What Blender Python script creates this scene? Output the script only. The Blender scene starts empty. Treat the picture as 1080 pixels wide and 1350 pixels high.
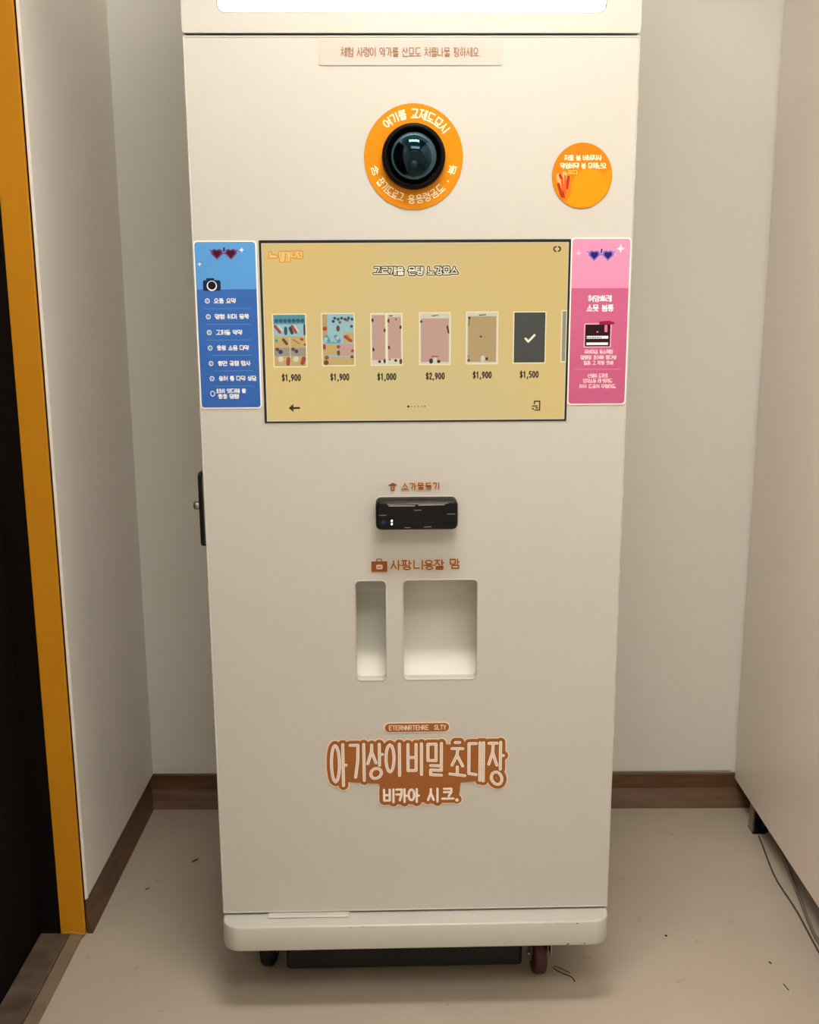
import bpy, math, random
from mathutils import Matrix, Vector
from mathutils.geometry import tessellate_polygon
random.seed(7)
PI = math.pi
SC = bpy.context.scene
COL = SC.collection

# ------------------------------------------------------------------ camera
F_PX, PITCH, YAW, ROLL = 1403.2, 0.21337, -0.00474, -0.00498
CAM = Vector((-0.0016, -1.6846, 1.2642))
fwd = Vector((math.sin(YAW)*math.cos(PITCH), math.cos(YAW)*math.cos(PITCH), -math.sin(PITCH)))
rgt = Vector((math.cos(YAW), -math.sin(YAW), 0)); up = rgt.cross(fwd)
r2 = math.cos(ROLL)*rgt + math.sin(ROLL)*up
u2 = -math.sin(ROLL)*rgt + math.cos(ROLL)*up
cd = bpy.data.cameras.new('camera'); cam = bpy.data.objects.new('camera', cd); COL.objects.link(cam)
cd.sensor_fit = 'HORIZONTAL'; cd.sensor_width = 36; cd.lens = F_PX/1080*36; cd.clip_start = 0.01
cam.matrix_world = Matrix(((r2.x, u2.x, -fwd.x, CAM.x), (r2.y, u2.y, -fwd.y, CAM.y), (r2.z, u2.z, -fwd.z, CAM.z), (0, 0, 0, 1)))
SC.camera = cam
# ------------------------------------------------------------------ world, exposure, lamp values
w = bpy.data.worlds.new('world'); SC.world = w; w.use_nodes = True
w.node_tree.nodes['Background'].inputs[0].default_value = (0.75, 0.85, 1, 1)
w.node_tree.nodes['Background'].inputs[1].default_value = 0.3
SC.view_settings.view_transform = 'Standard'; SC.view_settings.look = 'None'
SC.view_settings.gamma = 1; SC.view_settings.use_curve_mapping = False
SC.view_settings.exposure = 0.0
CEIL_Z = 2.42
# ceiling lamps, the second an added fill: (x, y, half width, half depth, emission strength)
LAMPS = [(0.06, -0.56, 0.32, 0.12, 42.0), (0.26, -1.60, 0.50, 0.28, 10.5)]
LAMP_COL = (1.0, 0.915, 0.82)

# ------------------------------------------------------------------ materials
def lin(c):
    c = c/255
    return c/12.92 if c <= 0.04045 else ((c+0.055)/1.055)**2.4
def rgb(r, g, b): return (lin(r), lin(g), lin(b), 1)
MATS = {}
def mat(name, col, rough=0.5, metal=0.0, emit=0.0, ecol=None, coat=0.0, alpha=1.0, spec=0.5):
    if name in MATS: return MATS[name]
    m = bpy.data.materials.new(name); m.use_nodes = True
    b = m.node_tree.nodes['Principled BSDF']
    b.inputs['Base Color'].default_value = col; b.inputs['Roughness'].default_value = rough
    b.inputs['Metallic'].default_value = metal; b.inputs['Coat Weight'].default_value = coat
    b.inputs['Alpha'].default_value = alpha; b.inputs['Specular IOR Level'].default_value = spec
    if emit:
        b.inputs['Emission Color'].default_value = ecol or col; b.inputs['Emission Strength'].default_value = emit
    MATS[name] = m; return m
def noisy(name, c1, c2, scale=4, rough=0.5, bump=0.0, bscale=60, stretch=(1, 1, 1), detail=5, coat=0.0, spots=None, emit=0.0, spec=0.5, lo=0.3, hi=0.7):
    m = mat(name, c1, rough, coat=coat, spec=spec); nt = m.node_tree; N = nt.nodes; L = nt.links; b = N['Principled BSDF']
    tc = N.new('ShaderNodeTexCoord'); mp = N.new('ShaderNodeMapping'); mp.inputs['Scale'].default_value = stretch
    L.new(tc.outputs['Object'], mp.inputs['Vector'])
    n = N.new('ShaderNodeTexNoise'); n.inputs['Scale'].default_value = scale; n.inputs['Detail'].default_value = detail
    L.new(mp.outputs[0], n.inputs['Vector'])
    r = N.new('ShaderNodeValToRGB'); r.color_ramp.elements[0].position = lo; r.color_ramp.elements[1].position = hi
    r.color_ramp.elements[0].color = c1; r.color_ramp.elements[1].color = c2
    L.new(n.outputs[0], r.inputs[0]); out = r.outputs[0]
    if spots:
        n2 = N.new('ShaderNodeTexNoise'); n2.inputs['Scale'].default_value = spots[1]; n2.inputs['Detail'].default_value = 3
        L.new(tc.outputs['Object'], n2.inputs['Vector'])
        r2_ = N.new('ShaderNodeValToRGB'); r2_.color_ramp.elements[0].position = spots[2]; r2_.color_ramp.elements[1].position = spots[2]+0.03
        r2_.color_ramp.elements[0].color = (0, 0, 0, 1); r2_.color_ramp.elements[1].color = (1, 1, 1, 1)
        L.new(n2.outputs[0], r2_.inputs[0])
        mx = N.new('ShaderNodeMixRGB'); mx.inputs[2].default_value = spots[0]
        L.new(r2_.outputs[0], mx.inputs[0]); L.new(out, mx.inputs[1]); out = mx.outputs[0]
    if emit:
        b.inputs['Base Color'].default_value = (0.01, 0.01, 0.01, 1)
        L.new(out, b.inputs['Emission Color']); b.inputs['Emission Strength'].default_value = emit
    else: L.new(out, b.inputs['Base Color'])
    if bump:
        n3 = N.new('ShaderNodeTexNoise'); n3.inputs['Scale'].default_value = bscale; n3.inputs['Detail'].default_value = 4
        L.new(mp.outputs[0], n3.inputs['Vector'])
        bp = N.new('ShaderNodeBump'); bp.inputs['Strength'].default_value = bump; bp.inputs['Distance'].default_value = 0.002
        L.new(n3.outputs[0], bp.inputs['Height']); L.new(bp.outputs[0], b.inputs['Normal'])
    return m

WALL = noisy('wall_paint', rgb(243, 239, 232), rgb(246, 242, 235), 1.5, 0.55, 0.15, 90)
WALLB = noisy('back_wall_paint', rgb(235, 237, 232), rgb(239, 241, 236), 1.5, 0.6, 0.15, 90)
CEILM = noisy('ceiling_paint', rgb(225, 222, 214), rgb(232, 229, 222), 2, 0.8, 0.1, 80)
FLOORM = noisy('floor_vinyl', rgb(180, 170, 156), rgb(190, 180, 165), 3, 0.42, 0.06, 140, spots=(rgb(172, 160, 143), 26, 0.70))
WOOD = noisy('baseboard_wood', rgb(86, 60, 38), rgb(112, 82, 56), 9, 0.45, 0.1, 60, stretch=(1, 1, 9))
YEL = noisy('yellow_frame_paint', rgb(205, 138, 6), rgb(214, 148, 12), 3, 0.55, 0.1, 50)
DARKDOOR = noisy('dark_door_paint', rgb(14, 9, 8), rgb(20, 12, 10), 4, 0.85, spec=0.1)
SILL = noisy('threshold_stone', rgb(78, 66, 55), rgb(112, 98, 84), 22, 0.4, 0.3, 80, spots=(rgb(150, 140, 130), 40, 0.72))
SILL2 = noisy('threshold_edge', rgb(120, 104, 88), rgb(140, 124, 106), 12, 0.5, 0.2, 80)
KIOSK = noisy('kiosk_white_paint', rgb(196, 196, 190), rgb(200, 200, 194), 2, 0.34, coat=0.15)
KIOSK2 = mat('kiosk_inner_white', rgb(208, 209, 200), 0.45)
CAB = noisy('cabinet_laminate', rgb(240, 230, 220), rgb(244, 234, 224), 2, 0.4)
BLACK = mat('black_plastic', rgb(8, 8, 9), 0.42, spec=.25)
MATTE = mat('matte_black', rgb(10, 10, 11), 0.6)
GAP_SHADE = mat('gap_shade', rgb(6, 6, 6), 0.9)
STEEL = mat('steel', rgb(150, 150, 148), 0.35, 1.0)
DSTEEL = mat('dark_steel', rgb(70, 70, 68), 0.4, 0.9)
LIGHTBOX = mat('light_panel_glow', rgb(255, 255, 255), 0.4, emit=2.4, ecol=(1, 1, 1, 1))
LAMPM = None
def flat(name, r, g, b, rough=0.5): return mat(name, rgb(r, g, b), rough, spec=0.18)
def glow(name, r, g, b, e=1.0):
    return mat(name, (0.01, 0.01, 0.01, 1), 0.35, emit=e, ecol=rgb(r, g, b))

# ------------------------------------------------------------------ mesh builder
class MB:
    def __init__(s): s.v = []; s.f = []; s.m = []; s.mats = []; s.smooth = []
    def mi(s, m):
        if m not in s.mats: s.mats.append(m)
        return s.mats.index(m)
    def face(s, pts, m, sm=False):
        i = len(s.v); s.v += [tuple(p) for p in pts]; s.f.append(list(range(i, i+len(pts)))); s.m.append(s.mi(m)); s.smooth.append(sm)
    def grid(s, rings, m, close=True, sm=True, cap0=False, cap1=False):
        n = len(rings[0]); i0 = len(s.v)
        for r in rings: s.v += [tuple(p) for p in r]
        k = s.mi(m)
        for a in range(len(rings)-1):
            for j in range(n if close else n-1):
                j2 = (j+1) % n
                s.f.append([i0+a*n+j, i0+a*n+j2, i0+(a+1)*n+j2, i0+(a+1)*n+j]); s.m.append(k); s.smooth.append(sm)
        if cap0: s.f.append([i0+j for j in range(n)][::-1]); s.m.append(k); s.smooth.append(False)
        if cap1: s.f.append([i0+(len(rings)-1)*n+j for j in range(n)]); s.m.append(k); s.smooth.append(False)
    def box(s, x0, x1, y0, y1, z0, z1, m, bev=0.0):
        if bev <= 0:
            P = [(x, y, z) for z in (z0, z1) for y in (y0, y1) for x in (x0, x1)]
            for q in ((0, 2, 3, 1), (4, 5, 7, 6), (0, 1, 5, 4), (2, 6, 7, 3), (0, 4, 6, 2), (1, 3, 7, 5)):
                s.face([P[k] for k in q], m)
            return
        b = bev
        def rr(z, ins):
            c = b*0.9
            X0, X1, Y0, Y1 = x0+ins, x1-ins, y0+ins, y1-ins
            return [(X0+c, Y0, z), (X1-c, Y0, z), (X1, Y0+c, z), (X1, Y1-c, z), (X1-c, Y1, z), (X0+c, Y1, z), (X0, Y1-c, z), (X0, Y0+c, z)]
        s.grid([rr(z0, b), rr(z0+b, 0), rr(z1-b, 0), rr(z1, b)], m, sm=False, cap0=True, cap1=True)
    # shapes on the front plane (y const, facing -y); pts (x, z) counter-clockwise
    def plate(s, pts, y, m, th=0.0):
        s.face([(x, y, z) for x, z in pts], m)
        if th:
            n = len(pts)
            for i in range(n):
                a, b = pts[i], pts[(i+1) % n]
                s.face([(a[0], y+th, a[1]), (b[0], y+th, b[1]), (b[0], y, b[1]), (a[0], y, a[1])], m)
    def holed(s, outer, holes, y0, y1, m, back=True):
        loops = [outer]+holes
        flatv = [p for l in loops for p in l]
        tris = tessellate_polygon([[Vector((p[0], p[1], 0)) for p in l] for l in loops])
        for t in tris:
            p = [flatv[k] for k in t]
            ar = (p[1][0]-p[0][0])*(p[2][1]-p[0][1])-(p[2][0]-p[0][0])*(p[1][1]-p[0][1])
            if ar < 0: p = p[::-1]
            s.face([(x, y0, z) for x, z in p], m)
            if back: s.face([(x, y1, z) for x, z in p[::-1]], m)
        for li, l in enumerate(loops):
            n = len(l)
            for i in range(n):
                a, b = l[i], l[(i+1) % n]
                q = [(a[0], y1, a[1]), (b[0], y1, b[1]), (b[0], y0, b[1]), (a[0], y0, a[1])]
                s.face(q if li == 0 else q[::-1], m)
    def stroke(s, a, b, wd, y, m, n=5):
        dx, dz = b[0]-a[0], b[1]-a[1]; t = math.atan2(dz, dx); r = wd/2; P = []
        for k in range(n+1):
            q = t-PI/2+PI*k/n; P.append((b[0]+r*math.cos(q), b[1]+r*math.sin(q)))
        for k in range(n+1):
            q = t+PI/2+PI*k/n; P.append((a[0]+r*math.cos(q), a[1]+r*math.sin(q)))
        s.face([(x, y, z) for x, z in P], m)
    def strokes(s, polys, wd, y, m, n=5):
        k = 0
        for pl in polys:
            for a, b in zip(pl[:-1], pl[1:]):
                s.stroke(a, b, wd, y-(k % 40)*4e-6, m, n); k += 1
    def build(s, name, parent=None):
        me = bpy.data.meshes.new(name); me.from_pydata(s.v, [], s.f); me.update()
        for m in s.mats: me.materials.append(m)
        me.polygons.foreach_set('material_index', s.m); me.polygons.foreach_set('use_smooth', s.smooth)
        o = bpy.data.objects.new(name, me); COL.objects.link(o)
        if parent: o.parent = parent
        return o
def rrect(x0, x1, z0, z1, r, n=5):
    P = []
    for cx, cz, a0 in ((x1-r, z0+r, -PI/2), (x1-r, z1-r, 0), (x0+r, z1-r, PI/2), (x0+r, z0+r, PI)):
        for k in range(n+1):
            a = a0+PI/2*k/n; P.append((cx+r*math.cos(a), cz+r*math.sin(a)))
    return P
def circ(cx, cz, r, n=48, rz=None):
    rz = rz or r
    return [(cx+r*math.cos(2*PI*k/n), cz+rz*math.sin(2*PI*k/n)) for k in range(n)]
def lathe_y(mb, cx, cz, prof, m, n=40, sm=True):
    """profile of (radius, y); first ring innermost/front"""
    mb.grid([[(cx+r*math.cos(2*PI*k/n), y, cz+r*math.sin(2*PI*k/n)) for k in range(n)] for r, y in prof], m, sm=sm)
def tube(mb, pts, r, m, n=8):
    rings = []; P = [Vector(p) for p in pts]
    for i, p in enumerate(P):
        d = (P[min(i+1, len(P)-1)]-P[max(i-1, 0)]).normalized()
        a = d.cross(Vector((0, 0, 1)));
        if a.length < 1e-3: a = Vector((1, 0, 0))
        a.normalize(); b = a.cross(d)
        rings.append([tuple(p+r*(math.cos(2*PI*k/n)*a+math.sin(2*PI*k/n)*b)) for k in range(n)])
    mb.grid(rings, m, cap0=True, cap1=True)
def smooth_path(pts, n=8):
    P = [Vector(p) for p in pts]; out = []
    for i in range(len(P)-1):
        p0, p1, p2, p3 = P[max(i-1, 0)], P[i], P[i+1], P[min(i+2, len(P)-1)]
        for k in range(n):
            t = k/n
            out.append(0.5*((2*p1)+(p2-p0)*t+(2*p0-5*p1+4*p2-p3)*t*t+(3*p1-p0-3*p2+p3)*t**3))
    out.append(P[-1]); return out
def tag(o, label=None, cat=None, group=None, kind=None):
    if label: o['label'] = label
    if cat: o['category'] = cat
    if group: o['group'] = group
    if kind: o['kind'] = kind
    return o
def empty(name, loc=(0, 0, 0), rz=0, parent=None):
    o = bpy.data.objects.new(name, None); o.location = loc; o.rotation_euler = (0, 0, rz); o.empty_display_size = 0.05
    COL.objects.link(o)
    if parent: o.parent = parent
    return o

# ------------------------------------------------------------------ hangul and latin strokes
def ell(cx, cz, rx, rz, n=14): return [(cx+rx*math.cos(2*PI*k/n+PI/2), cz+rz*math.sin(2*PI*k/n+PI/2)) for k in range(n+1)]
CI = {'ㄱ': [[(0, 1), (.95, 1), (.9, .5), (.6, 0)]], 'ㄴ': [[(0, 1), (0, 0), (1, 0)]], 'ㄷ': [[(1, 1), (0, 1), (0, 0), (1, 0)]],
      'ㄹ': [[(0, 1), (1, 1), (1, .52), (0, .52), (0, 0), (1, 0)]], 'ㅁ': [[(0, 0), (1, 0), (1, 1), (0, 1), (0, 0)]],
      'ㅂ': [[(0, 1), (0, 0), (1, 0), (1, 1)], [(0, .5), (1, .5)]], 'ㅅ': [[(.5, 1), (.48, .65), (0, 0)], [(.5, .62), (1, 0)]],
      'ㅇ': [ell(.5, .5, .5, .5)], 'ㅈ': [[(0, 1), (1, 1)], [(.52, 1), (.48, .6), (0, 0)], [(.5, .55), (1, 0)]],
      'ㅊ': [[(.3, 1.06), (.7, 1.06)], [(0, .78), (1, .78)], [(.52, .78), (.48, .5), (0, 0)], [(.5, .45), (1, 0)]],
      'ㅋ': [[(0, 1), (.95, 1), (.9, .5), (.6, 0)], [(0, .55), (.9, .55)]], 'ㅌ': [[(1, 1), (0, 1), (0, 0), (1, 0)], [(0, .5), (1, .5)]],
      'ㅍ': [[(0, 1), (1, 1)], [(0, 0), (1, 0)], [(.3, 1), (.3, 0)], [(.7, 1), (.7, 0)]],
      'ㅎ': [[(.3, 1.05), (.7, 1.05)], [(0, .8), (1, .8)], ell(.5, .28, .36, .28)]}
def dbl(c): return [[(x*.42, z) for x, z in p] for p in CI[c]]+[[(.58+x*.42, z) for x, z in p] for p in CI[c]]
for a, b in (('ㄲ', 'ㄱ'), ('ㄸ', 'ㄷ'), ('ㅃ', 'ㅂ'), ('ㅆ', 'ㅅ'), ('ㅉ', 'ㅈ')): CI[a] = dbl(b)
INI = 'ㄱㄲㄴㄷㄸㄹㅁㅂㅃㅅㅆㅇㅈㅉㅊㅋㅌㅍㅎ'
VOW = 'ㅏㅐㅑㅒㅓㅔㅕㅖㅗㅘㅙㅚㅛㅜㅝㅞㅟㅠㅡㅢㅣ'
FIN = [None]+list('ㄱㄲ')+['ㄱ', 'ㄴ', 'ㄴ', 'ㄴ', 'ㄷ', 'ㄹ', 'ㄹ', 'ㄹ', 'ㄹ', 'ㄹ', 'ㄹ', 'ㄹ', 'ㄹ', 'ㅁ', 'ㅂ', 'ㅂ', 'ㅅ', 'ㅆ', 'ㅇ', 'ㅈ', 'ㅊ', 'ㅋ', 'ㅌ', 'ㅍ', 'ㅎ']
VERT = {'ㅏ': ([.8], [(.8, 1, .5)]), 'ㅑ': ([.8], [(.8, 1, .62), (.8, 1, .36)]), 'ㅓ': ([.95], [(.7, .95, .5)]), 'ㅕ': ([.95], [(.68, .95, .64), (.68, .95, .36)]),
        'ㅣ': ([.92], []), 'ㅐ': ([.76, .99], [(.76, .99, .5)]), 'ㅔ': ([.78, .99], [(.6, .78, .5)]), 'ㅒ': ([.76, .99], [(.76, .99, .4), (.76, .99, .6)]), 'ㅖ': ([.78, .99], [(.6, .78, .6), (.6, .78, .4)])}
HORZ = {'ㅗ': ([.5], 1), 'ㅛ': ([.32, .68], 1), 'ㅜ': ([.5], -1), 'ㅠ': ([.32, .68], -1), 'ㅡ': ([], 0)}
COMP = {'ㅘ': ('ㅗ', 'ㅏ'), 'ㅙ': ('ㅗ', 'ㅐ'), 'ㅚ': ('ㅗ', 'ㅣ'), 'ㅝ': ('ㅜ', 'ㅓ'), 'ㅞ': ('ㅜ', 'ㅔ'), 'ㅟ': ('ㅜ', 'ㅣ'), 'ㅢ': ('ㅡ', 'ㅣ')}
def put(polys, x0, x1, z0, z1): return [[(x0+(x1-x0)*x, z0+(z1-z0)*z) for x, z in p] for p in polys]
def hangul(ch):
    c = ord(ch)-0xAC00; i, v, f = c//588, (c % 588)//28, c % 28
    ini, vo, fi = INI[i], VOW[v], FIN[f]; z0 = .42 if fi else 0.0; out = []
    h = 1-z0
    hv, vv = COMP.get(vo, (vo if vo in HORZ else None, vo if vo in VERT else None))
    xr = .92 if not vv else (.56 if vv not in ('ㅐ', 'ㅒ', 'ㅔ', 'ㅖ') else .5)
    x0 = .08
    if hv:
        base = z0+h*(.06 if HORZ[hv][1] >= 0 else .3)
        if HORZ[hv][1] == 0: base = z0+h*.16
        xe = 1 if not vv else .66
        out.append([(0, base), (xe, base)])
        for x in HORZ[hv][0]:
            x = x*xe
            out.append([(x, base), (x, base+h*.24 if HORZ[hv][1] > 0 else z0-.0)])
        top = base+h*(.28 if HORZ[hv][1] > 0 else .2)
        out += put(CI[ini], x0+.06, xr-.06, top, 1)
    else:
        out += put(CI[ini], .02, xr, z0+h*(.14 if not fi else .08), 1 if not fi else 1)
    if vv:
        for x in VERT[vv][0]: out.append([(x, 1.02), (x, z0-(.0 if not fi else .04)+.0)])
        for a, b, z in VERT[vv][1]: out.append([(a, z0+h*z), (b, z0+h*z)])
    if fi: out += put(CI[fi], .2, .92, 0, .3)
    return out
LAT = {'0': [ell(.5, .5, .42, .5)], '1': [[(.2, .8), (.5, 1), (.5, 0)]], '2': [[(.1, .8), (.3, 1), (.7, 1), (.88, .75), (.1, 0), (.9, 0)]],
       '3': [[(.1, 1), (.85, 1), (.45, .6), (.85, .4), (.8, .08), (.4, 0), (.1, .12)]], '5': [[(.85, 1), (.2, 1), (.15, .58), (.6, .6), (.9, .35), (.7, .03), (.1, .05)]],
       '9': [ell(.5, .7, .36, .3, 10), [(.86, .75), (.8, .3), (.3, 0)]], ',': [[(.5, .05), (.35, -.2)]], '.': [[(.45, 0), (.5, 0)]], '·': [[(.45, .45), (.5, .45)]],
       '$': [[(.88, .82), (.6, .93), (.2, .85), (.15, .6), (.8, .42), (.85, .15), (.5, .05), (.12, .15)], [(.5, 1.1), (.5, -.1)]],
       '4': [[(.7, 0), (.7, 1), (.1, .35), (.95, .35)]], 'E': [[(1, 1), (0, 1), (0, 0), (1, 0)], [(0, .5), (.8, .5)]], 'T': [[(0, 1), (1, 1)], [(.5, 1), (.5, 0)]],
       'R': [[(0, 0), (0, 1), (.8, 1), (.9, .75), (.8, .5), (0, .5)], [(.4, .5), (1, 0)]], 'N': [[(0, 0), (0, 1), (1, 0), (1, 1)]], 'H': [[(0, 0), (0, 1)], [(1, 0), (1, 1)], [(0, .5), (1, .5)]],
       'S': [[(1, .85), (.7, 1), (.2, .95), (.1, .65), (.9, .4), (.85, .08), (.4, 0), (0, .15)]], 'L': [[(0, 1), (0, 0), (1, 0)]], 'Y': [[(0, 1), (.5, .5), (1, 1)], [(.5, .5), (.5, 0)]],
       '(': [[(.7, 1), (.3, .7), (.3, .3), (.7, 0)]], ')': [[(.3, 1), (.7, .7), (.7, .3), (.3, 0)]],
       'M': [[(0, 0), (0, 1), (.5, .4), (1, 1), (1, 0)]], 'D': [[(0, 0), (0, 1), (.6, 1), (1, .7), (1, .3), (.6, 0), (0, 0)]]}
def text(s, xc, zc, width, height, gap=.2, space=.55, align='c', lw=.62):
    """centre (xc, zc), total width and height -> polylines"""
    items = []; x = 0
    for ch in s:
        if ch == ' ': x += space; continue
        wd = 1.0 if 0xAC00 <= ord(ch) <= 0xD7A3 else (.35 if ch in ',.·' else lw)
        items.append((ch, x, wd)); x += wd+gap
    tot = x-gap; sx = width/tot; out = []
    for ch, x0, wd in items:
        g = hangul(ch) if 0xAC00 <= ord(ch) <= 0xD7A3 else LAT[ch]
        for p in g: out.append([(xc-width/2+(x0+a*wd)*sx, zc+(b-.5)*height) for a, b in p])
    return out
def warp(polys, fn): return [[fn(x, z) for x, z in p] for p in polys]
def subdiv(polys, k=3):
    out = []
    for p in polys:
        q = [p[0]]
        for a, b in zip(p[:-1], p[1:]):
            for i in range(1, k+1): q.append((a[0]+(b[0]-a[0])*i/k, a[1]+(b[1]-a[1])*i/k))
        out.append(q)
    return out
def ring_text(s, cx, cz, r, a0, a1, h, flip=False):
    """letters stood around a circle from angle a0 to a1 (degrees)"""
    arc = abs(math.radians(a1-a0))*r
    t = text(s, arc/2, 0, arc, h)
    def fn(x, z):
        a = math.radians(a0+(a1-a0)*x/arc)
        rr = r+(z if not flip else -z)
        return (cx+rr*math.cos(a), cz+rr*math.sin(a))
    return warp(t, fn)

# ------------------------------------------------------------------ the room
LW, RW, BW, FW = -0.6494, 1.30, 0.7445, -3.0       # left face, right wall, back wall, wall behind the viewer
def struct(mb, name, parent=None):
    o = mb.build(name, parent); o['kind'] = 'structure'; return o
mb = MB(); mb.box(-0.745, RW+.1, FW-.1, BW+.1, -0.06, 0, FLOORM); struct(mb, 'floor')
mb = MB(); mb.box(LW-.3, RW+.1, FW-.1, BW+.1, CEIL_Z, CEIL_Z+.06, CEILM); struct(mb, 'ceiling')
mb = MB(); mb.box(LW-.1, RW+.1, BW, BW+.1, 0, CEIL_Z, WALLB); struct(mb, 'wall_back')
mb = MB(); mb.box(RW, RW+.1, FW, BW, 0, CEIL_Z, WALL); struct(mb, 'wall_right')
mb = MB(); mb.box(LW-.3, RW+.1, FW-.1, FW, 0, CEIL_Z, WALL); struct(mb, 'wall_front')
# left wall: a lining board beside the doorway that stops above the baseboard, then the wall above and beyond the door
DY0, DY1, DZ = -0.78, 0.1968, 2.12
mb = MB(); mb.box(LW-.0036, LW, DY1, BW, 0.079, CEIL_Z, WALL, bev=0.0008)
mb.box(LW-.1, LW-.0065, DY1+.03, BW, 0, CEIL_Z-.001, GAP_SHADE)  # wall core coloured black so the narrow gap reads as shade
mb.box(LW-.1, LW, DY0-.055, DY1, DZ+.055, CEIL_Z, WALL)
mb.box(LW-.1, LW, FW, DY0-.055, 0, CEIL_Z, WALL)
wl = struct(mb, 'wall_left')
mb = MB(); mb.box(LW-.0003, LW+.0022, DY1+.0005, DY1+.0065, 0.081, CEIL_Z-.002, WALL, bev=0.0008); struct(mb, 'edge_bead', wl)
# door frame
d = empty('door_1'); d['kind'] = 'structure'
def jamb(y0, y1, z0, z1, name):
    mb = MB(); mb.box(-0.7035, -0.6555, y0, y1, z0, z1, YEL, bev=0.0012)
    mb.box(-0.745, -0.7045, y0+.002, y1, z0, z1, DARKDOOR)
    mb.build(name, d)
jamb(DY1-.006, DY1+.002, 0.006, DZ, 'frame_post'); jamb(DY0-.055, DY0, 0.006, DZ, 'frame_post'); jamb(DY0-.055, DY1-.002, DZ, DZ+.055, 'frame_head')
mb = MB(); mb.box(-0.79, -0.746, DY0-.05, DY1+.05, 0.002, DZ+.02, DARKDOOR); mb.build('door_leaf', d)
mb = MB(); mb.box(-0.7445, -0.6875, DY0, DY1+.006, 0.0005, 0.008, SILL, bev=0.002)
mb.box(-0.6870, -0.6605, DY0, DY1-.004, 0.0005, 0.0065, SILL2, bev=0.002); mb.build('threshold', d)
mb = MB()                                        # worn bright scratches at the foot of the post
mb.strokes([[(-0.697, 0.0105), (-0.68, 0.013), (-0.668, 0.0095), (-0.658, 0.0075)]], .0018, DY1-.0068, flat('bare_wood', 226, 190, 120)); mb.build('worn_edge', d)
# baseboards: upright band above a coved foot
def base_profile(): return [(0, .0796), (.006, .0796), (.0075, .078), (.0075, .041), (.011, .038), (.030, .006), (.033, 0), (0, 0)]
def baseboard(name, pts):                         # pts: list of (x, y) inner line, offset dir per end
    mb = MB(); rings = []
    for x, y, ox, oy in pts: rings.append([(x+ox*dp, y+oy*dp, z) for dp, z in base_profile()])
    mb.grid(rings, WOOD, sm=False, cap0=True, cap1=True); return struct(mb, name)
baseboard('baseboard_left', [(LW-.0065, DY1+.0075, .35, 0), (LW-.0065, BW-.0001, .35, -1)])
baseboard('baseboard_back', [(LW-.0063, BW, .35, -1), (RW, BW, -1, -1)])
baseboard('baseboard_right', [(RW, BW, -1, -1), (RW, FW, -1, 0)])
mb = MB(); mb.strokes([[(0.34, .0815), (0.42, .0822), (.55, .0818), (.7, .0824), (.775, .083)]], .0016, BW-.0006, flat('caulk_line', 52, 34, 20)); struct(mb, 'trim_1')
# ceiling lamps (above the frame; the farther one is an added fill light)
LAMPM = mat('lamp_diffuser', (1, 1, 1, 1), 0.5)
for i, (x, y, hw, hd, st) in enumerate(LAMPS):
    t = empty('ceiling_light', (x, y, CEIL_Z))
    tag(t, ['white ceiling light panel above the photo kiosk', 'larger white ceiling panel added as fill light, farther from the kiosk'][i], 'light')
    m = mat('lamp_glow_%d' % i, (1, 1, 1, 1), 0.5, emit=st, ecol=LAMP_COL+(1,))
    mb = MB(); mb.box(-hw, hw, -hd, hd, -0.03, -0.012, m); mb.build('diffuser', t)
    mb = MB()
    for a in ((-hw-.02, hw+.02, -hd-.02, -hd), (-hw-.02, hw+.02, hd, hd+.02), (-hw-.02, -hw, -hd, hd), (hw, hw+.02, -hd, hd)):
        mb.box(*a, -0.034, 0, KIOSK2)
    mb.build('frame', t)

# ------------------------------------------------------------------ right cabinet on legs
cabt = empty('storage_cabinet', (0.7836, -0.5, 0)); tag(cabt, 'tall plain white cabinet raised on short metal legs along the right wall', 'cabinet')
mb = MB(); mb.box(0.0, .018, -0.72, 1.2385, 0.066, 2.25, CAB, bev=0.001); mb.build('side_panel', cabt)
mb = MB(); mb.box(.019, .45, -0.71, 1.236, 0.085, 2.24, CAB); mb.build('body', cabt)
for x, y in ((.001, 1.09), (.40, 1.09), (.02, -0.6), (.40, -.6)):
    lg = MB(); lg.box(x, x+.004, y, y+.028, 0.003, 0.0655 if x < .01 else .0845, STEEL); lg.box(x+.004, x+.024, y+.022, y+.026, .003, 0.0655 if x < .01 else .0845, DSTEEL)
    lo = lg.build('leg', cabt)
    lp = MB(); lp.box(x, x+.03, y-.004, y+.032, 0, 0.003, DSTEEL); lp.build('foot_plate', lo)
    lp = MB(); n = 14
    lp.grid([[(x+.03+rr*math.cos(2*PI*k/n), y+.012+rr*math.sin(2*PI*k/n), z) for k in range(n)] for rr, z in ((.011, .0), (.012, .012), (.009, .03), (.004, .032), (.004, .08))], BLACK, cap0=True); lp.build('levelling_foot', lo)

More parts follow.
